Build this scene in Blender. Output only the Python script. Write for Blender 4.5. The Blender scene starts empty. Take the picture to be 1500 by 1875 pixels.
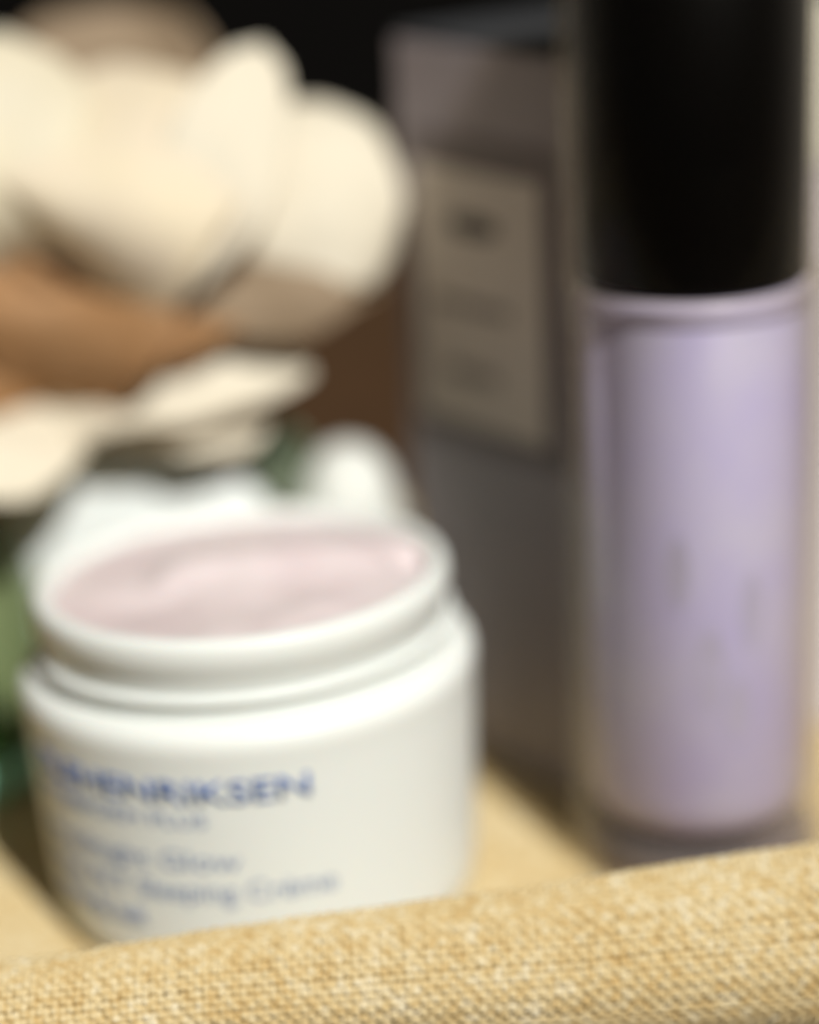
import bpy, bmesh, math, random
import numpy as np
from mathutils import Vector, Matrix
from mathutils.noise import noise as pnoise
R = math.radians
random.seed(4)
sc = bpy.context.scene
col = sc.collection

# ---------------------------------------------------------------- camera
CAM_H, PITCH, ROLL = 0.1706, R(18.0), R(2.7)
cd = bpy.data.cameras.new('camera')
cam = bpy.data.objects.new('camera', cd)
col.objects.link(cam)
cd.sensor_fit = 'HORIZONTAL'
cd.sensor_width = 16.6667
cd.lens = 50.0
cd.clip_start, cd.clip_end = 0.01, 50.0
cam.matrix_world = (Matrix.Translation((0, 0, CAM_H)) @ Matrix.Rotation(R(90) - PITCH, 4, 'X')
                    @ Matrix.Rotation(-ROLL, 4, 'Z'))
cd.dof.use_dof = True
cd.dof.focus_distance = 0.3032
cd.dof.aperture_fstop = 2.35
cd.dof.aperture_blades = 0
sc.camera = cam

# ---------------------------------------------------------------- light
W = bpy.data.worlds.new('World')
sc.world = W
W.use_nodes = True
bgn = W.node_tree.nodes['Background']
bgn.inputs[0].default_value = (1.0, 0.93, 0.84, 1)
bgn.inputs[1].default_value = 0.062
SUN_AZ, SUN_EL = R(24), R(46)            # azimuth to the right of straight behind the camera
sl = bpy.data.lights.new('sun', 'SUN')
sl.energy = 4.5
sl.angle = R(0.6)
sl.color = (1.0, 0.975, 0.92)
so = bpy.data.objects.new('sun', sl)
col.objects.link(so)
tosun = Vector((math.sin(SUN_AZ) * math.cos(SUN_EL), -math.cos(SUN_AZ) * math.cos(SUN_EL), math.sin(SUN_EL)))
so.rotation_euler = tosun.to_track_quat('Z', 'Y').to_euler()
so.location = tosun * 2

vs = sc.view_settings
vs.view_transform = 'Standard'
vs.look = 'None'
vs.exposure = 0.0
vs.gamma = 1.0
vs.use_curve_mapping = False
sc.cycles.use_denoising = True
sc.cycles.max_bounces = 12
sc.cycles.transparent_max_bounces = 24
sc.cycles.sample_clamp_indirect = 6.0


# ---------------------------------------------------------------- helpers
def mat(name, base, rough=0.5, spec=0.5, vary=None, vscale=200.0, sss=0.0, sssr=(0.003, 0.002, 0.0015),
        bump=0.0, bscale=800.0, coat=0.0, transl=None, metal=0.0):
    m = bpy.data.materials.new(name)
    m.use_nodes = True
    nt = m.node_tree
    p = nt.nodes['Principled BSDF']
    p.inputs['Base Color'].default_value = (*base, 1)
    p.inputs['Roughness'].default_value = rough
    p.inputs['Specular IOR Level'].default_value = spec
    p.inputs['Metallic'].default_value = metal
    p.inputs['Coat Weight'].default_value = coat
    if sss:
        p.inputs['Subsurface Weight'].default_value = sss
        p.inputs['Subsurface Radius'].default_value = sssr
        p.inputs['Subsurface Scale'].default_value = 1.0
    tc = nt.nodes.new('ShaderNodeTexCoord')
    if vary:
        n = nt.nodes.new('ShaderNodeTexNoise')
        n.inputs['Scale'].default_value = vscale
        n.inputs['Detail'].default_value = 4
        nt.links.new(tc.outputs['Object'], n.inputs['Vector'])
        r = nt.nodes.new('ShaderNodeValToRGB')
        r.color_ramp.elements[0].position = 0.32
        r.color_ramp.elements[1].position = 0.68
        r.color_ramp.elements[0].color = (*base, 1)
        r.color_ramp.elements[1].color = (*vary, 1)
        nt.links.new(n.outputs['Fac'], r.inputs['Fac'])
        nt.links.new(r.outputs['Color'], p.inputs['Base Color'])
    if bump:
        n2 = nt.nodes.new('ShaderNodeTexNoise')
        n2.inputs['Scale'].default_value = bscale
        n2.inputs['Detail'].default_value = 3
        nt.links.new(tc.outputs['Object'], n2.inputs['Vector'])
        b = nt.nodes.new('ShaderNodeBump')
        b.inputs['Strength'].default_value = bump
        b.inputs['Distance'].default_value = 0.0005
        nt.links.new(n2.outputs['Fac'], b.inputs['Height'])
        nt.links.new(b.outputs['Normal'], p.inputs['Normal'])
    if transl:
        fac, tcol = transl
        t = nt.nodes.new('ShaderNodeBsdfTranslucent')
        t.inputs['Color'].default_value = (*tcol, 1)
        mx = nt.nodes.new('ShaderNodeMixShader')
        mx.inputs[0].default_value = fac
        nt.links.new(p.outputs[0], mx.inputs[1])
        nt.links.new(t.outputs[0], mx.inputs[2])
        nt.links.new(mx.outputs[0], nt.nodes['Material Output'].inputs['Surface'])
    return m


def clear_mat(name, tint, edge, rough=0.03, cloud=0.0):
    """Clear moulded plastic or glass: straight-through transmission, deeper tint where the wall is seen
    edge-on (longer path), Fresnel gloss on top."""
    m = bpy.data.materials.new(name)
    m.use_nodes = True
    nt = m.node_tree
    nt.nodes.remove(nt.nodes['Principled BSDF'])
    lw = nt.nodes.new('ShaderNodeLayerWeight')
    lw.inputs['Blend'].default_value = 0.25
    mc = nt.nodes.new('ShaderNodeMix')
    mc.data_type = 'RGBA'
    mc.inputs[6].default_value = (*tint, 1)
    mc.inputs[7].default_value = (*edge, 1)
    nt.links.new(lw.outputs['Facing'], mc.inputs[0])
    tr = nt.nodes.new('ShaderNodeBsdfTransparent')
    nt.links.new(mc.outputs[2], tr.inputs['Color'])
    gl = nt.nodes.new('ShaderNodeBsdfGlossy')
    gl.inputs['Roughness'].default_value = rough
    f2 = nt.nodes.new('ShaderNodeLayerWeight')
    f2.inputs['Blend'].default_value = 0.5
    pw = nt.nodes.new('ShaderNodeMath')
    pw.operation = 'POWER'
    pw.inputs[1].default_value = 5.0
    nt.links.new(f2.outputs['Facing'], pw.inputs[0])
    fr = nt.nodes.new('ShaderNodeMath')
    fr.operation = 'MULTIPLY_ADD'
    fr.inputs[1].default_value = 0.3
    fr.inputs[2].default_value = 0.006
    nt.links.new(pw.outputs[0], fr.inputs[0])
    mx = nt.nodes.new('ShaderNodeMixShader')
    nt.links.new(fr.outputs[0], mx.inputs[0])
    nt.links.new(tr.outputs[0], mx.inputs[1])
    nt.links.new(gl.outputs[0], mx.inputs[2])
    df = nt.nodes.new('ShaderNodeBsdfDiffuse')
    df.inputs['Color'].default_value = (*edge, 1)
    p3 = nt.nodes.new('ShaderNodeMath')
    p3.operation = 'POWER'
    p3.inputs[1].default_value = 4.0
    nt.links.new(f2.outputs['Facing'], p3.inputs[0])
    hz = nt.nodes.new('ShaderNodeMath')
    hz.operation = 'MULTIPLY_ADD'
    hz.inputs[1].default_value = 0.50
    hz.inputs[2].default_value = cloud
    nt.links.new(p3.outputs[0], hz.inputs[0])
    m2 = nt.nodes.new('ShaderNodeMixShader')
    nt.links.new(hz.outputs[0], m2.inputs[0])
    nt.links.new(mx.outputs[0], m2.inputs[1])
    nt.links.new(df.outputs[0], m2.inputs[2])
    nt.links.new(m2.outputs[0], nt.nodes['Material Output'].inputs['Surface'])
    return m


def link(name, me, m, parent=None, smooth=True):
    o = bpy.data.objects.new(name, me)
    col.objects.link(o)
    if m:
        me.materials.append(m)
    if smooth:
        me.polygons.foreach_set('use_smooth', [True] * len(me.polygons))
    if parent:
        o.parent = parent
    return o


def pyd(name, v, f, m, parent=None, smooth=True):
    me = bpy.data.meshes.new(name)
    me.from_pydata([tuple(p) for p in v], [], f)
    me.update()
    return link(name, me, m, parent, smooth)


def npmesh(name, V, F, m, parent=None, smooth=True):
    me = bpy.data.meshes.new(name)
    V = np.asarray(V, dtype=np.float32)
    F = np.asarray(F, dtype=np.int32)
    me.vertices.add(len(V))
    me.vertices.foreach_set('co', V.ravel())
    me.loops.add(F.size)
    me.loops.foreach_set('vertex_index', F.ravel())
    me.polygons.add(len(F))
    k = F.shape[1]
    me.polygons.foreach_set('loop_start', np.arange(0, F.size, k, dtype=np.int32))
    me.polygons.foreach_set('loop_total', np.full(len(F), k, dtype=np.int32))
    me.update()
    me.validate()
    return link(name, me, m, parent, smooth)


def thing(name, label, cat, loc=(0, 0, 0), rz=0.0, group=None):
    o = bpy.data.objects.new(name, None)
    o.empty_display_size = 0.01
    col.objects.link(o)
    o.location = loc
    o.rotation_euler = (0, 0, rz)
    o['label'] = label
    o['category'] = cat
    if group:
        o['group'] = group
    return o


def lathe(name, prof, m, parent=None, seg=96, wob=None):
    v, f = [], []
    n = len(prof)
    for i in range(seg):
        a = 2 * math.pi * i / seg
        for (r, z) in prof:
            v.append((r * math.cos(a), r * math.sin(a), z))
    for i in range(seg):
        j = (i + 1) % seg
        for k in range(n - 1):
            f.append((i * n + k, j * n + k, j * n + k + 1, i * n + k + 1))
    o = pyd(name, v, f, m, parent)
    bm = bmesh.new()
    bm.from_mesh(o.data)
    bmesh.ops.remove_doubles(bm, verts=bm.verts, dist=1e-6)
    bmesh.ops.recalc_face_normals(bm, faces=bm.faces)
    bm.to_mesh(o.data)
    bm.free()
    return o


def fillet(prof, rad, steps=5):
    """round the inner corners of a lathe profile"""
    out = [prof[0]]
    for i in range(1, len(prof) - 1):
        p0, p1, p2 = Vector(prof[i - 1]), Vector(prof[i]), Vector(prof[i + 1])
        d0, d2 = (p0 - p1), (p2 - p1)
        r = min(rad, d0.length * 0.48, d2.length * 0.48)
        a, b = p1 + d0.normalized() * r, p1 + d2.normalized() * r
        for s in range(steps + 1):
            t = s / steps
            q = a * (1 - t) ** 2 + p1 * 2 * t * (1 - t) + b * t * t
            out.append((q.x, q.y))
    out.append(prof[-1])
    return out


def box(name, x0, x1, y0, y1, z0, z1, m, parent=None, bev=0.0):
    bm = bmesh.new()
    bmesh.ops.create_cube(bm, size=1)
    for v in bm.verts:
        v.co = Vector(((x0 + x1) / 2 + v.co.x * (x1 - x0), (y0 + y1) / 2 + v.co.y * (y1 - y0),
                       (z0 + z1) / 2 + v.co.z * (z1 - z0)))
    if bev:
        bmesh.ops.bevel(bm, geom=bm.edges[:], offset=bev, segments=2, affect='EDGES', profile=0.6)
    me = bpy.data.meshes.new(name)
    bm.to_mesh(me)
    bm.free()
    return link(name, me, m, parent, smooth=False)


def text_mesh(body, size, bold=0.0, xscale=1.0):
    cu = bpy.data.curves.new('lettering', 'FONT')
    cu.body = body
    cu.size = 1.0
    cu.offset = bold
    cu.resolution_u = 4
    o = bpy.data.objects.new('lettering', cu)
    col.objects.link(o)
    bpy.context.view_layer.update()
    me = bpy.data.meshes.new_from_object(o.evaluated_get(bpy.context.evaluated_depsgraph_get()))
    bpy.data.objects.remove(o)
    bpy.data.curves.remove(cu)
    co = np.array([v.co[:] for v in me.vertices])
    w = co[:, 0].max() - co[:, 0].min()
    for v in me.vertices:
        v.co.x = (v.co.x - co[:, 0].min()) * size * xscale
        v.co.y = v.co.y * size
        v.co.z = 0
    return me, w * size * xscale


# ---------------------------------------------------------------- materials
M = {}
M['weave'] = mat('golden_thread', (0.70, 0.525, 0.23), 0.55, 0.4)
M['fabric'] = mat('golden_fabric', (0.53, 0.40, 0.205), 0.9, 0.1, vary=(0.61, 0.48, 0.265), vscale=350, bump=0.6, bscale=1400)
M['jar'] = mat('white_jar_plastic', (0.775, 0.80, 0.765), 0.42, 0.22, sss=0.22, coat=0.0)
M['cream'] = mat('pink_cream', (0.70, 0.59, 0.60), 0.34, 0.5, vary=(0.76, 0.675, 0.675), vscale=90, sss=0.3)
M['ink'] = mat('blue_ink', (0.05, 0.12, 0.36), 0.5, 0.3)
M['ink_soft'] = mat('soft_blue_ink', (0.20, 0.26, 0.42), 0.5, 0.3)
M['lid'] = mat('pale_lid_plastic', (0.69, 0.73, 0.72), 0.4, 0.4, sss=0.1)
M['lilac'] = mat('lilac_vessel', (0.535, 0.50, 0.82), 0.34, 0.4, vary=(0.61, 0.59, 0.81), vscale=60, sss=0.1)
M['lilac_rim'] = mat('lilac_rim', (0.64, 0.61, 0.88), 0.35, 0.4)
M['mark'] = mat('grey_print', (0.54, 0.52, 0.73), 0.5, 0.3)
M['black'] = mat('black_plastic', (0.0016, 0.0013, 0.001), 0.5, 0.06)
M['clear'] = clear_mat('clear_plastic', (0.975, 0.97, 0.96), (0.80, 0.75, 0.67))
M['clear_base'] = clear_mat('smoky_clear_base', (0.80, 0.77, 0.79), (0.50, 0.46, 0.48), 0.05, 0.25)
M['green_glass'] = clear_mat('green_glass', (0.74, 0.77, 0.65), (0.42, 0.47, 0.35), 0.05)
M['green_base'] = mat('thick_green_glass', (0.36, 0.80, 0.62), 0.08, 1.0, coat=1.0)
M['carton'] = mat('taupe_carton', (0.29, 0.25, 0.265), 0.45, 0.4, vary=(0.265, 0.23, 0.243), vscale=120)
M['carton_dark'] = mat('dark_taupe_print', (0.17, 0.14, 0.14), 0.5, 0.3)
M['carton_label'] = mat('beige_label', (0.71, 0.64, 0.56), 0.6, 0.2, vary=(0.66, 0.595, 0.52), vscale=90)
M['carton_ink'] = mat('grey_label_ink', (0.08, 0.07, 0.06), 0.6, 0.2)
M['carton_top'] = mat('charcoal_flap', (0.05, 0.052, 0.056), 0.55, 0.3)
M['white'] = mat('white_tube_plastic', (0.70, 0.715, 0.67), 0.35, 0.4, sss=0.1)
M['petal'] = mat('cream_petal', (0.84, 0.79, 0.64), 0.6, 0.2, vary=(0.86, 0.82, 0.68), vscale=70, transl=(0.25, (0.82, 0.60, 0.34)))
M['petal_peach'] = mat('peach_petal', (0.85, 0.77, 0.61), 0.6, 0.2, vary=(0.86, 0.78, 0.57), vscale=60, transl=(0.25, (0.85, 0.58, 0.32)))
M['petal_mint'] = mat('pale_petal', (0.83, 0.79, 0.64), 0.6, 0.2, vary=(0.84, 0.77, 0.57), vscale=50, transl=(0.25, (0.82, 0.62, 0.36)))
M['petal_shade_tan'] = mat('tan_shade_petal', (0.37, 0.20, 0.085), 0.65, 0.2, vary=(0.42, 0.245, 0.12), vscale=80, transl=(0.25, (0.6, 0.30, 0.10)))  # undersides of the cream petals, their brown shade painted into the colour
M['petal_shade_dusk'] = mat('dusky_shade_petal', (0.30, 0.22, 0.14), 0.65, 0.2, vary=(0.36, 0.27, 0.18), vscale=80, transl=(0.2, (0.4, 0.26, 0.14)))  # dimmer cream petals at the back and below, shade painted in as colour
M['leaf'] = mat('dark_green_leaf', (0.075, 0.10, 0.06), 0.5, 0.3, vary=(0.10, 0.12, 0.075), vscale=150)
M['stem'] = mat('green_stem', (0.13, 0.14, 0.07), 0.6, 0.2)
M['table'] = mat('dark_brown_wood', (0.050, 0.027, 0.012), 0.6, 0.25, vary=(0.08, 0.04, 0.018), vscale=40)
M['backdrop'] = mat('black_backdrop', (0.003, 0.0027, 0.0024), 0.95, 0.05, bump=0.2)
M['side'] = mat('pale_lilac_card', (0.66, 0.64, 0.70), 0.6, 0.2)
M['side_top'] = mat('cream_card', (0.80, 0.81, 0.72), 0.6, 0.2)


def thread_tint(m):
    """single threads differ: pale straw, gold and a few orange ones"""
    nt = m.node_tree
    p = nt.nodes['Principled BSDF']
    tc = nt.nodes.new('ShaderNodeTexCoord')
    n = nt.nodes.new('ShaderNodeTexNoise')
    n.inputs['Scale'].default_value = 620
    n.inputs['Detail'].default_value = 2
    n2 = nt.nodes.new('ShaderNodeTexNoise')
    n2.inputs['Scale'].default_value = 60
    nt.links.new(tc.outputs['Object'], n.inputs['Vector'])
    nt.links.new(tc.outputs['Object'], n2.inputs['Vector'])
    r = nt.nodes.new('ShaderNodeValToRGB')
    e = r.color_ramp.elements
    e[0].position, e[0].color = 0.28, (0.53, 0.375, 0.16, 1)
    e[1].position, e[1].color = 0.72, (0.69, 0.61, 0.43, 1)
    k = e.new(0.43)
    k.color = (0.59, 0.455, 0.23, 1)
    k = e.new(0.57)
    k.color = (0.63, 0.515, 0.295, 1)
    a = nt.nodes.new('ShaderNodeMath')
    a.operation = 'MULTIPLY_ADD'
    a.inputs[1].default_value = 0.3
    nt.links.new(n2.outputs['Fac'], a.inputs[0])
    b = nt.nodes.new('ShaderNodeMath')
    b.operation = 'MULTIPLY_ADD'
    b.inputs[1].default_value = 1.0
    b.inputs[2].default_value = -0.15
    nt.links.new(n.outputs['Fac'], b.inputs[0])
    nt.links.new(b.outputs[0], a.inputs[2])
    nt.links.new(a.outputs[0], r.inputs['Fac'])
    nt.links.new(r.outputs['Color'], p.inputs['Base Color'])


thread_tint(M['weave'])

# ---------------------------------------------------------------- setting
o = box('table_top', -1.2, 1.2, 0.05, 1.3, -0.075, -0.045, M['table'])
o['kind'] = 'structure'
v, f = [], []
NB = 24
for i in range(NB + 1):
    x = -2.0 + 4.0 * i / NB
    for j in range(13):
        z = -0.5 + 2.5 * j / 12
        v.append((x, 1.25 + 0.012 * math.sin(9 * x) + 0.01 * pnoise(Vector((x * 3, z, 0))), z))
for i in range(NB):
    for j in range(12):
        a = i * 13 + j
        f.append((a, a + 13, a + 14, a + 1))
o = pyd('wall', v, f, M['backdrop'])
o['kind'] = 'structure'

# cloth pad: flat where things stand, with a thick rolled edge towards the camera
ROLL_R = 0.0095


def crest_y(x):
    return 0.2910 + 0.103 * x


def crest_z(x):
    xx = np.clip(x, -0.12, 0.12)
    return 0.0216 + 0.058 * xx


ANG0 = R(-150)


def section(x):
    """returns arrays t,z (dense) of the section at position x"""
    zc = crest_z(x)
    rr = ROLL_R + 0.058 * min(max(x, -0.02), 0.08)
    ang = np.linspace(ANG0, 0, 160)
    t1 = rr * np.sin(ang)
    z1 = zc - rr + rr * np.cos(ang)
    # below the roll
    z0 = np.linspace(-0.044, z1[0], 60)[:-1]
    t0 = t1[0] + 0.016 * (1 - np.linspace(0, 1, 59) ** 1.5)
    # behind the crest, down to the floor
    u = np.linspace(0, 1, 120)[1:]
    t2 = 0.019 * u
    z2 = zc * (1 - (3 * u ** 2 - 2 * u ** 3))
    t3 = np.linspace(0.019, 0.235, 260)[1:]
    z3 = np.zeros_like(t3)
    # far edge drops to the table
    t4 = np.full(40, 0.235) + 0.004 * np.linspace(0, 1, 40)
    z4 = -0.044 * np.linspace(0, 1, 40)
    t = np.concatenate([t0, t1, t2, t3, t4])
    z = np.concatenate([z0, z1, z2, z3, z4])
    return t, z


xs_s = np.linspace(-0.26, 0.26, 261)
NA = 560
GP = np.zeros((len(xs_s), NA, 3))
lens_ref = None
for i, x in enumerate(xs_s):
    t, z = section(x)
    ds = np.concatenate([[0], np.cumsum(np.hypot(np.diff(t), np.diff(z)))])
    aa = np.linspace(0, ds[-1], NA)
    GP[i, :, 0] = x
    GP[i, :, 1] = crest_y(x) + np.interp(aa, ds, t)
    GP[i, :, 2] = np.interp(aa, ds, z)
    if abs(x) < 1e-6:
        lens_ref = ds[-1]
# gentle slackness of the cloth
for i in range(len(xs_s)):
    for j in range(0, NA):
        p = GP[i, j]
        k = 0.0007 * pnoise(Vector((p[0] * 32, p[1] * 32, p[2] * 20))) + 0.0003 * pnoise(Vector((p[0] * 90, p[1] * 90, 4)))
        if p[1] > crest_y(p[0]) + 0.019:
            k *= 0.25
        GP[i, j, 2] += k


def normals(G):
    du = np.gradient(G, axis=0)
    dv = np.gradient(G, axis=1)
    n = np.cross(du, dv)
    n /= np.linalg.norm(n, axis=2, keepdims=True)
    return n


GN = normals(GP)
step = 2
sub = GP[::step, ::2] - GN[::step, ::2] * 0.00022
ni, nj = sub.shape[:2]
ii, jj = np.meshgrid(np.arange(ni - 1), np.arange(nj - 1), indexing='ij')
a = ii * nj + jj
F = np.stack([a, a + nj, a + nj + 1, a + 1], -1).reshape(-1, 4)
cloth = npmesh('fabric', sub.reshape(-1, 3), F, M['fabric'])
cloth['kind'] = 'structure'

# the threads themselves where the photograph shows them
PITCH_X, PITCH_A = 0.00096, 0.00098
arc_ref = np.concatenate([[0], np.cumsum(np.linalg.norm(np.diff(GP[130], axis=0), axis=1))])


def sample(xq, aq):
    """bilinear lookup of position and normal; xq in metres, aq in arc metres at mid section"""
    fi = (xq - xs_s[0]) / (xs_s[1] - xs_s[0])
    fj = aq / arc_ref[-1] * (NA - 1)
    i0 = np.clip(np.floor(fi).astype(int), 0, len(xs_s) - 2)
    j0 = np.clip(np.floor(fj).astype(int), 0, NA - 2)
    u = (fi - i0)[..., None]
    w = (fj - j0)[..., None]

    def L(A):
        return (A[i0, j0] * (1 - u) * (1 - w) + A[i0 + 1, j0] * u * (1 - w) + A[i0, j0 + 1] * (1 - u) * w + A[i0 + 1, j0 + 1] * u * w)
    return L(GP), L(GN)


rng = np.random.default_rng(7)
XA, XB = -0.090, 0.090
AA, AB = 0.032, 0.192
nwx = int((XB - XA) / PITCH_X)
nwa = int((AB - AA) / PITCH_A)
SPC, SIDES = 3, 6


def tubes(centers, nrm, amp_n, half_w, half_h):
    """centers (T,S,3), nrm (T,S,3): builds T open tubes"""
    T, S = centers.shape[:2]
    tan = np.gradient(centers, axis=1)
    tan /= np.linalg.norm(tan, axis=2, keepdims=True)
    bi = np.cross(tan, nrm)
    bi /= np.linalg.norm(bi, axis=2, keepdims=True)
    th = np.linspace(0, 2 * np.pi, SIDES, endpoint=False)
    V = (centers[:, :, None, :] + bi[:, :, None, :] * (np.cos(th)[None, None, :, None] * half_w[:, :, None, None])
         + nrm[:, :, None, :] * (np.sin(th)[None, None, :, None] * half_h[:, :, None, None]))
    t, s, k = np.meshgrid(np.arange(T), np.arange(S - 1), np.arange(SIDES), indexing='ij')
    k2 = (k + 1) % SIDES
    idx = lambda t, s, k: (t * S + s) * SIDES + k
    F = np.stack([idx(t, s, k), idx(t, s, k2), idx(t, s + 1, k2), idx(t, s + 1, k)], -1).reshape(-1, 4)
    return V.reshape(-1, 3), F


# weft: along x
xq = np.linspace(XA, XB, nwx * SPC + 1)
aq = AA + PITCH_A * (np.arange(nwa) + 0.5)
X, A = np.meshgrid(xq, aq)
jit = rng.normal(0, 0.00009, (nwa, 1)) + 0.00008 * np.sin(X * 300 + rng.uniform(0, 6, (nwa, 1)))
Pc, Nc = sample(X, A + jit)
ph = np.pi * (X - XA) / PITCH_X
sgn = np.where(np.arange(nwa) % 2 == 0, 1.0, -1.0)[:, None]
wav = sgn * np.sin(ph)
Pc = Pc + Nc * (0.00012 + 0.00026 * wav + rng.normal(0, 0.00004, wav.shape))[..., None]
hw = 0.00053 * (1 + 0.10 * wav + rng.normal(0, 0.11, (nwa, 1)) + rng.normal(0, 0.09, wav.shape))
V1, F1 = tubes(Pc, Nc, 0, hw, hw * 0.80)
# warp: along the section
aq2 = np.linspace(AA, AB, nwa * SPC + 1)
xq2 = XA + PITCH_X * (np.arange(nwx) + 0.5)
A2, X2 = np.meshgrid(aq2, xq2)
jit = rng.normal(0, 0.00007, (nwx, 1)) + 0.00008 * np.sin(A2 * 280 + rng.uniform(0, 6, (nwx, 1)))
Pc, Nc = sample(X2 + jit, A2)
sgn = np.where(np.arange(nwx) % 2 == 0, -1.0, 1.0)[:, None]
wav = sgn * np.sin(np.pi * (A2 - AA) / PITCH_A)
Pc = Pc + Nc * (-0.00002 + 0.00016 * wav + rng.normal(0, 0.00003, wav.shape))[..., None]
hw = 0.00051 * (1 + 0.10 * wav + rng.normal(0, 0.11, (nwx, 1)) + rng.normal(0, 0.09, wav.shape))
V2, F2 = tubes(Pc, Nc, 0, hw, hw * 0.68)
thr = npmesh('woven_threads', np.concatenate([V1, V2]), np.concatenate([F1, F2 + len(V1)]), M['weave'], cloth)
thr['kind'] = 'stuff'

# ---------------------------------------------------------------- open cream jar
JX, JY, JZ = -0.0240, 0.3412, 0.0014
jar = thing('cream_jar', 'open white jar of pale pink cream with blue lettering, in front', 'jar', (JX, JY, JZ))
jar.rotation_euler = (0, R(-1.6), 0)


def jar_r(z):
    return 0.0316 + 0.0019 * z / 0.033


body_p = [(0.0, 0.0006), (0.020, 0.0006), (0.0290, 0.0), (0.0306, 0.0006), (0.0314, 0.0020)]
body_p += [(jar_r(z), z) for z in np.linspace(0.004, 0.0330, 12)]
body_p += [(0.03365, 0.0347), (0.0338, 0.0359), (0.0337, 0.0371), (0.0333, 0.0381), (0.0326, 0.0388), (0.0316, 0.0391), (0.0306, 0.0391), (0.0301, 0.0393)]
lathe('body', body_p, M['jar'], jar, 128)
neck_p = [(0.0300, 0.0390), (0.0300, 0.0458), (0.0306, 0.0465), (0.0307, 0.0494), (0.0304, 0.0504), (0.0299, 0.0509), (0.0292, 0.0511),
          (0.0284, 0.0509), (0.0279, 0.0503), (0.0276, 0.0492), (0.0274, 0.0440), (0.0272, 0.0400), (0.0, 0.0398)]
neck = lathe('neck', neck_p, M['jar'], jar, 128)
# screw thread: one bead with a slight pitch, running one and a third turns
v, f = [], []
NT, NS = 170, 8
for i in range(NT + 1):
    a = R(-205) + R(480) * i / NT
    zz = 0.0425 + 0.0022 * (i / NT - 0.5)
    fade = min(1, i / 8, (NT - i) / 8)
    for k in range(NS):
        b = 2 * math.pi * k / NS
        r = 0.0300 + (0.0012 * math.cos(b)) * fade
        v.append((r * math.sin(a), -r * math.cos(a), zz + 0.00080 * math.sin(b) * fade))
for i in range(NT):
    for k in range(NS):
        k2 = (k + 1) % NS
        f.append((i * NS + k, i * NS + k2, (i + 1) * NS + k2, (i + 1) * NS + k))
pyd('screw_thread', v, f, M['jar'], neck)
# cream surface: swirled, higher in the middle, a dent by the right wall
v, f = [], []
NR, NTH = 26, 120
for i in range(NR + 1):
    r = 0.0276 * i / NR
    for j in range(NTH):
        a = 2 * math.pi * j / NTH
        x, y = r * math.sin(a), -r * math.cos(a)
        q = r / 0.0276
        z = 0.0499 + 0.0006 * math.sin(3.0 * a + 9 * q) * q * (1 - q * 0.7)
        # raised swirl
        yy = y - 0.10 * x - 0.002
        z += 0.0028 * math.exp(-(yy / 0.0065) ** 2) * (1 / (1 + math.exp(-(x + 0.012) / 0.0012))) * (1 - q ** 6)
        z -= 0.0014 * math.exp(-((x + 0.011) ** 2 + (y + 0.009) ** 2) / 0.006 ** 2)
        z -= 0.0040 * math.exp(-((x - 0.0252) ** 2 + (y - 0.003) ** 2) / 0.0034 ** 2)
        z += 0.00035 * pnoise(Vector((x * 170, y * 170, 3)))
        z -= 0.0005 * q ** 8
        v.append((x, y, z))
for i in range(NR):
    for j in range(NTH):
        k = (j + 1) % NTH
        f.append((i * NTH + j, i * NTH + k, (i + 1) * NTH + k, (i + 1) * NTH + j))
cr = pyd('cream', v, f, M['cream'], jar)
bm = bmesh.new()
bm.from_mesh(cr.data)
bmesh.ops.remove_doubles(bm, verts=bm.verts, dist=1e-7)
bmesh.ops.recalc_face_normals(bm, faces=bm.faces)
bm.to_mesh(cr.data)
bm.free()


def jar_text(name, body, a0, a1, zbase, size, bold, m):
    me, w = text_mesh(body, size, bold)
    span = R(a1 - a0) * jar_r(zbase)
    bm = bmesh.new()
    bm.from_mesh(me)
    bmesh.ops.triangulate(bm, faces=bm.faces)
    for vv in bm.verts:
        th = R(a0) + (vv.co.x / w) * R(a1 - a0)
        z = zbase + vv.co.y
        r = jar_r(z) + 0.00012
        vv.co = Vector((r * math.sin(th), -r * math.cos(th), z))
    # a real skin of ink
    ext = bmesh.ops.extrude_face_region(bm, geom=bm.faces[:])
    for e in ext['geom']:
        if isinstance(e, bmesh.types.BMVert):
            h = Vector((e.co.x, e.co.y, 0)).normalized()
            e.co -= h * 0.0001
    bm.to_mesh(me)
    bm.free()
    o = link(name, me, m, jar, smooth=False)
    return o


jar_text('lettering', 'OLEHENRIKSEN', -66, 16.5, 0.0284, 0.0050, 0.012, M['ink'])
jar_text('lettering', 'TRANSFORM PLUS', -66, -9, 0.0248, 0.0028, 0.0, M['ink_soft'])
jar_text('lettering', 'Goodnight Glow', -66, -1.7, 0.0181, 0.0040, 0.0, M['ink_soft'])
jar_text('lettering', 'Retin-ALT Sleeping Cr\u00e8me', -66, 21.3, 0.0132, 0.0042, 0.0, M['ink_soft'])
jar_text('lettering', 'cr\u00e8me de nuit', -66, -29, 0.0082, 0.0046, 0.012, M['ink_soft'])

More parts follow.
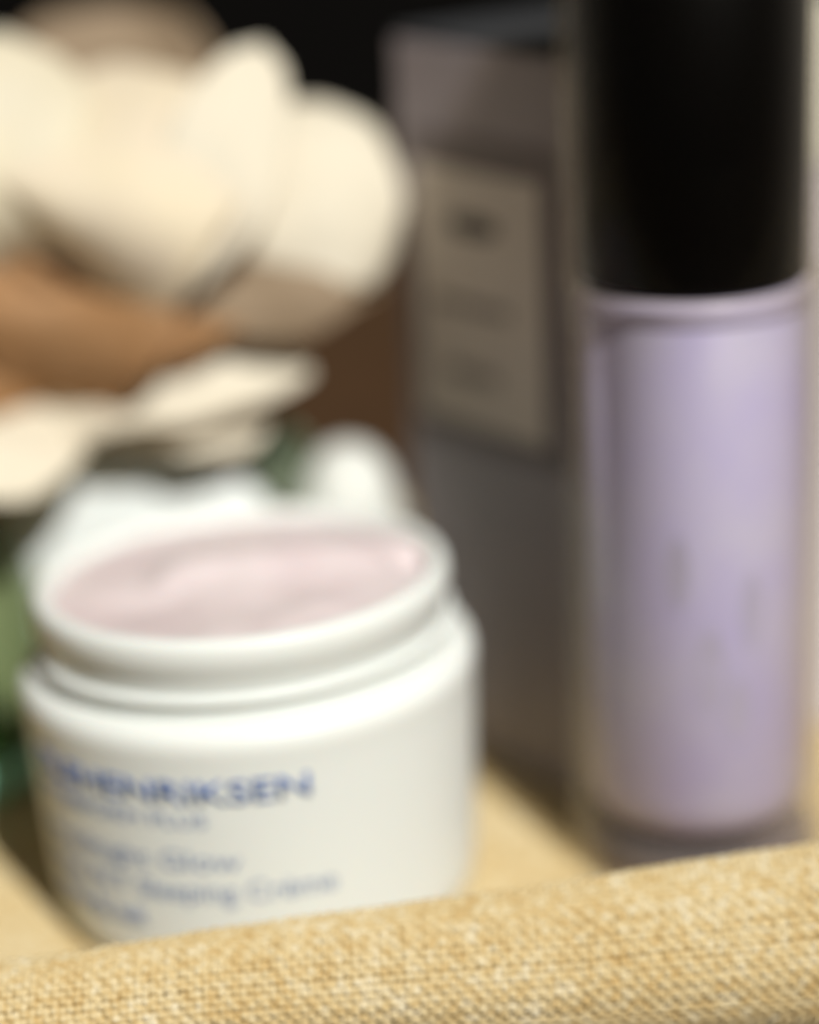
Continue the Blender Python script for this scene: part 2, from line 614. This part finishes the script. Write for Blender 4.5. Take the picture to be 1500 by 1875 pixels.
# ---------------------------------------------------------------- pump bottle
BX, BY = 0.0427, 0.3480
bot = thing('pump_bottle', 'tall clear bottle with lilac inner vessel and black cap at the right', 'bottle', (BX, BY, 0.001))
RO, RI = 0.0192, 0.0174
shell = [(0.0, 0.0), (RO - 0.0012, 0.0), (RO, 0.0012), (RO, 0.0901), (RO - 0.0003, 0.0904), (RI + 0.0003, 0.0904), (RI, 0.0901), (RI, 0.0120),
         (RI - 0.0022, 0.0084), (RI - 0.006, 0.0066), (0.0, 0.0062)]
lathe('clear_shell', shell, M['clear'], bot, 128)
RV = 0.0164
lathe('clear_foot', fillet([(0.0, 0.0004), (RI - 0.0003, 0.0004), (RI - 0.0003, 0.0056), (0.0, 0.0056)], 0.0008), M['clear_base'], bot, 96)
ves = [(0.0, 0.0066), (0.0105, 0.0068), (0.0137, 0.0077), (0.0157, 0.0097), (RV, 0.0135), (RV, 0.0861), (RV - 0.0001, 0.0862), (0.0, 0.0862)]
lathe('inner_vessel', ves, M['lilac'], bot, 128)
lathe('collar', [(0.0, 0.0863), (RV, 0.0863), (RV + 0.0002, 0.0865), (RV + 0.0002, 0.0894), (RV - 0.0006, 0.0902), (0.0, 0.0904)], M['lilac_rim'], bot, 128)
cap = lathe('cap', [(0.0, 0.0906), (RV - 0.0006, 0.0906), (RV, 0.0912), (RV, 0.1458), (RV - 0.0015, 0.1473), (0.0, 0.1476)], M['black'], bot, 128)
lathe('clear_overcap', [(RI, 0.0910), (RI + 0.0003, 0.0907), (RO - 0.0003, 0.0907), (RO, 0.0910), (RO, 0.1488), (RO - 0.0012, 0.1500), (0.0, 0.1500),
                        (0.0, 0.1486), (RI - 0.0008, 0.1486), (RI, 0.1478), (RI, 0.0910)], M['clear'], bot, 128)


def bottle_mark(a, z0, z1, w):
    v, f = [], []
    n = 14
    for i in range(n + 1):
        z = z0 + (z1 - z0) * i / n
        ww = w * math.sin(math.pi * (i + 0.5) / (n + 1)) ** 0.7
        for s in (-1, 1):
            th = R(a) + s * ww / RV
            v.append(((RV + 0.0001) * math.sin(th), -(RV + 0.0001) * math.cos(th), z))
    for i in range(n):
        f.append((2 * i, 2 * i + 1, 2 * i + 3, 2 * i + 2))
    pyd('printed_mark', v, f, M['mark'], bot)


bottle_mark(-16, 0.0450, 0.0560, 0.0016)
bottle_mark(22, 0.0380, 0.0500, 0.0016)
bottle_mark(0, 0.0290, 0.0420, 0.0020)
bottle_mark(14, 0.0240, 0.0340, 0.0018)

# ---------------------------------------------------------------- taupe carton behind the bottle
PHI = R(-54)
car = thing('carton', 'taupe cosmetic carton with beige label standing behind the bottle', 'carton', (0.0006, 0.4010, 0.0006), PHI)
CW, CDp, CH = 0.049, 0.040, 0.1215
box('carton_body', 0, CW, 0, CDp, 0, CH - 0.0012, M['carton'], car, 0.0006)
box('top_flap', 0.0003, CW - 0.0003, 0.0003, CDp - 0.0003, CH - 0.0011, CH, M['carton_top'], car, 0.0004)
FY = -0.00012
# printed dark frame round the label, pale corner wedge
pl = box('label_border', 0.0034, CW - 0.0065, FY - 0.0001, 0.0001, 0.0550, 0.1065, M['carton_dark'], car)
lab = box('label', 0.0050, CW - 0.0120, FY - 0.0004, FY - 0.00012, 0.0590, 0.1010, M['carton_label'], car)


def card_mark(x0, x1, z0, z1):
    n, v = 20, []
    for i in range(n):
        t = 2 * math.pi * i / n
        v.append(((x0 + x1) / 2 + (x1 - x0) / 2 * math.copysign(abs(math.cos(t)) ** 0.6, math.cos(t)), FY - 0.0005,
                  (z0 + z1) / 2 + (z1 - z0) / 2 * math.copysign(abs(math.sin(t)) ** 0.6, math.sin(t))))
    pyd('printed_mark', v, [tuple(range(n))], M['carton_ink'], lab, smooth=False)


card_mark(0.0140, 0.0265, 0.0905, 0.0938)
for k in range(9):
    card_mark(0.0095 + 0.0022 * k, 0.0110 + 0.0022 * k, 0.0780, 0.0800)
for k in range(6):
    card_mark(0.0130 + 0.0022 * k, 0.0143 + 0.0022 * k, 0.0665, 0.0690)

# ---------------------------------------------------------------- pale carton at the right edge
sc2 = thing('carton', 'pale lilac and cream carton at the right edge behind the bottle', 'carton', (0.060, 0.392, 0.0006), R(4))
box('carton_body', 0, 0.045, 0, 0.03, 0, 0.098, M['side'], sc2, 0.0006)
box('carton_sleeve', -0.0006, 0.0456, -0.0006, 0.0306, 0.0982, 0.1215, M['side_top'], sc2, 0.0005)

# ---------------------------------------------------------------- jar lid leaning behind the jar
lid = thing('screw_lid', 'pale white round screw lid leaning upright behind the open jar', 'lid', (-0.0470, 0.3880, 0.0288))
lid.rotation_euler = (R(70), 0, R(-4))
LR = 0.0292
lathe('cap_shell', [(0.0, 0.0), (LR - 0.0022, 0.0), (LR - 0.0008, -0.0005), (LR, -0.002), (LR, -0.0115), (LR - 0.0016, -0.0115), (LR - 0.0016, -0.003), (0.0, -0.0028)],
      M['lid'], lid, 128)
lathe('liner', [(0.0, -0.0029), (LR - 0.0018, -0.0030), (LR - 0.0018, -0.0036), (0.0, -0.0036)], M['white'], lid, 64)

# ---------------------------------------------------------------- small white tube behind the jar
tb = thing('cosmetic_tube', 'small white dome topped tube behind the right rim of the jar', 'tube', (-0.0104, 0.4040, 0.0008))
lathe('tube_body', fillet([(0.0, 0.0), (0.0118, 0.0), (0.0120, 0.0010), (0.0108, 0.030), (0.0, 0.0301)], 0.0006), M['white'], tb, 64)
lathe('dome_cap', [(0.0, 0.0303), (0.0100, 0.0303), (0.0106, 0.0308), (0.0100, 0.0370), (0.0086, 0.0430), (0.0068, 0.0475), (0.0044, 0.0503), (0.0018, 0.0514), (0.0, 0.0516)],
      M['white'], tb, 64)

# ---------------------------------------------------------------- green glass bud vase
va = thing('bud_vase', 'small green glass bud vase at the left edge beside the jar', 'vase', (-0.0795, 0.3860, 0.0008))
vp = [(0.0, 0.0079), (0.0150, 0.0079), (0.0166, 0.0095), (0.0174, 0.012), (0.0182, 0.018), (0.0178, 0.030), (0.0160, 0.039), (0.0125, 0.0455), (0.0085, 0.050), (0.0066, 0.054),
      (0.0064, 0.059), (0.0074, 0.0625), (0.0068, 0.0630), (0.0056, 0.0600), (0.0054, 0.054), (0.0072, 0.0490), (0.0110, 0.0445), (0.0145, 0.0385), (0.0163, 0.030),
      (0.0167, 0.018), (0.0155, 0.0115), (0.0120, 0.0095), (0.0, 0.0090)]
lathe('glass_body', vp, M['green_glass'], va, 72)
lathe('foot', [(0.0, 0.0004), (0.0135, 0.0004), (0.0158, 0.0018), (0.0168, 0.0055), (0.0150, 0.0076), (0.0, 0.0078)], M['green_base'], va, 14)
va.children[-1].data.polygons.foreach_set('use_smooth', [False] * len(va.children[-1].data.polygons))

# ---------------------------------------------------------------- blossom
HUB = Vector((-0.0596, 0.4066, 0.0628))
fl = thing('blossom', 'large cream blossom with ruffled petals leaning out of the green vase', 'flower', tuple(HUB))


def petal(name, P, halfw, n, m, cup=0.25, blunt=0.6, ruffle=0.0010, curl=0.0, seed=0, fold=0.0):
    """P: three world points of the midrib (quadratic), n: facing, halfw: half width in metres"""
    p0, p1, p2 = [Vector(p) - HUB for p in P]
    n = Vector(n).normalized()
    NU, NV = 26, 18
    top = []
    for i in range(NU + 1):
        u = i / NU
        c = p0 * (1 - u) ** 2 + p1 * 2 * u * (1 - u) + p2 * u * u
        tg = ((p1 - p0) * (1 - u) + (p2 - p1) * u).normalized()
        side = tg.cross(n).normalized()
        nn = side.cross(tg).normalized()
        w = halfw * (max(0.0, 1 - (2 * max(u, 0.5) - 1) ** (2 + 4 * blunt))) ** 0.5 * (0.28 + 0.72 * min(1, u / 0.55) ** 0.8)
        w = max(w, halfw * 0.02)
        row = []
        for k in range(NV + 1):
            s = -1 + 2 * k / NV
            rf = ruffle * (abs(s) ** 2) * math.sin(u * 11 + seed * 2.1 + s * 1.5) + ruffle * 1.3 * pnoise(Vector((s * 1.6 + seed, u * 3.2, seed * 3.7)))
            rf *= min(1.0, w / (halfw * 0.8)) ** 1.5
            off = nn * (cup * w * s * s + rf - fold * w * math.exp(-(s / 0.22) ** 2)) + nn * (curl * halfw * u ** 4)
            edge = 1 + 0.12 * pnoise(Vector((u * 5, s * 2, seed)))
            row.append(c + side * (s * w * edge) + off)
        top.append(row)
    v, f = [], []
    TH = 0.00035
    for row in top:
        v += [tuple(p) for p in row]
    base = len(v)
    for i, row in enumerate(top):
        v += [tuple(p - n * TH) for p in row]
    st = NV + 1
    for i in range(NU):
        for k in range(NV):
            a = i * st + k
            f.append((a, a + 1, a + st + 1, a + st))
            f.append((base + a, base + a + st, base + a + st + 1, base + a + 1))
    for i in range(NU):
        for k in (0, NV):
            a = i * st + k
            f.append((a, a + st, base + a + st, base + a))
    for k in range(NV):
        for i in (0, NU):
            a = i * st + k
            f.append((a, a + 1, base + a + 1, base + a))
    o = pyd(name, v, f, m, fl)
    bm = bmesh.new()
    bm.from_mesh(o.data)
    bmesh.ops.recalc_face_normals(bm, faces=bm.faces)
    bm.to_mesh(o.data)
    bm.free()
    return o


cf = (0.0, -0.92, 0.38)
petal('petal', [(-0.0510, 0.4281, 0.0806), (-0.0496, 0.4400, 0.1009), (-0.0495, 0.4523, 0.1226)], 0.019, cf, M['petal_shade_dusk'], seed=1)
petal('petal', [(-0.0459, 0.4087, 0.0855), (-0.0230, 0.3836, 0.1054), (0.0027, 0.4016, 0.0961)], 0.0172, (-0.1, -0.85, 0.5), M['petal'], cup=-0.30, blunt=1.1, seed=2)
petal('petal', [(-0.0472, 0.3923, 0.0772), (-0.028, 0.3716, 0.0976), (-0.0203, 0.4064, 0.1204)], 0.0100, (0.15, -0.85, 0.48), M['petal'], cup=-0.10, blunt=0.15, seed=3)
petal('petal', [(-0.0552, 0.4111, 0.0768), (-0.0454, 0.3504, 0.1003), (-0.0451, 0.4139, 0.1177)], 0.0225, cf, M['petal_peach'], cup=-0.12, seed=4)
petal('petal', [(-0.0646, 0.411, 0.0764), (-0.0636, 0.3561, 0.1016), (-0.0637, 0.4107, 0.1239)], 0.0170, (0.1, -0.9, 0.4), M['petal_mint'], cup=-0.10, seed=5)
petal('petal', [(-0.0667, 0.3994, 0.057), (-0.0373, 0.3799, 0.0713), (-0.0158, 0.396, 0.0692)], 0.0080, (0, -0.7, 0.72), M['petal'], cup=0.2, seed=7)
petal('petal', [(-0.0515, 0.4052, 0.0584), (-0.0598, 0.3811, 0.0652), (-0.0725, 0.3735, 0.0581)], 0.0095, (0, -0.7, 0.72), M['petal'], cup=-0.1, seed=8)
petal('petal', [(-0.0523, 0.3975, 0.0607), (-0.0367, 0.3879, 0.0635), (-0.0227, 0.394, 0.063)], 0.0085, (0, -0.8, 0.6), M['petal'], cup=0.1, seed=9)
petal('petal', [(-0.0565, 0.3963, 0.0636), (-0.0525, 0.3759, 0.0815), (-0.0528, 0.3995, 0.0896)], 0.0180, cf, M['petal_shade_tan'], seed=10)
petal('petal', [(-0.0533, 0.3991, 0.0721), (-0.0274, 0.3865, 0.0817), (-0.0026, 0.4029, 0.0837)], 0.0075, cf, M['petal_shade_dusk'], seed=11)
petal('petal', [(-0.0591, 0.3969, 0.0654), (-0.0637, 0.3847, 0.0763), (-0.0754, 0.3936, 0.0874)], 0.0140, cf, M['petal_shade_tan'], seed=12)
petal('petal', [(-0.0536, 0.3974, 0.0669), (-0.0349, 0.3807, 0.0803), (-0.0222, 0.3991, 0.0882)], 0.0078, cf, M['petal_shade_tan'], seed=15)
petal('leaf', [(-0.0336, 0.4056, 0.0599), (-0.0227, 0.4040, 0.0549), (-0.0163, 0.3996, 0.0413)], 0.0058, (0.1, -0.9, 0.4), M['leaf'], cup=0.2, blunt=0.0, seed=13)
petal('petal', [(-0.0435, 0.3945, 0.0815), (-0.0230, 0.3833, 0.0830), (-0.0062, 0.3923, 0.0835)], 0.0078, (0.1, -0.9, 0.4), M['petal_shade_dusk'], cup=-0.2, blunt=0.3, seed=16)
petal('petal', [(-0.0488, 0.4021, 0.0749), (-0.0419, 0.4002, 0.0917), (-0.0355, 0.4207, 0.1127)], 0.0150, cf, M['petal'], cup=0.1, seed=18)
# calyx and stem
v, f = [], []
pts = [Vector((-0.0795, 0.3860, 0.0095)), Vector((-0.0790, 0.3862, 0.0580)), Vector((-0.0760, 0.3900, 0.0640)), Vector((-0.0680, 0.3990, 0.0650)), HUB]
NSG = 24
for i in range(NSG + 1):
    q = i / NSG * (len(pts) - 1)
    k = min(int(q), len(pts) - 2)
    c = pts[k].lerp(pts[k + 1], q - k) - HUB
    for j in range(10):
        b = 2 * math.pi * j / 10
        rr = 0.0016 + 0.0035 * max(0, i / NSG - 0.85) / 0.15
        v.append(tuple(c + Vector((rr * math.cos(b), rr * math.sin(b) * 0.8, rr * math.sin(b) * 0.6))))
for i in range(NSG):
    for j in range(10):
        k = (j + 1) % 10
        f.append((i * 10 + j, i * 10 + k, (i + 1) * 10 + k, (i + 1) * 10 + j))
pyd('stem', v, f, M['stem'], fl)
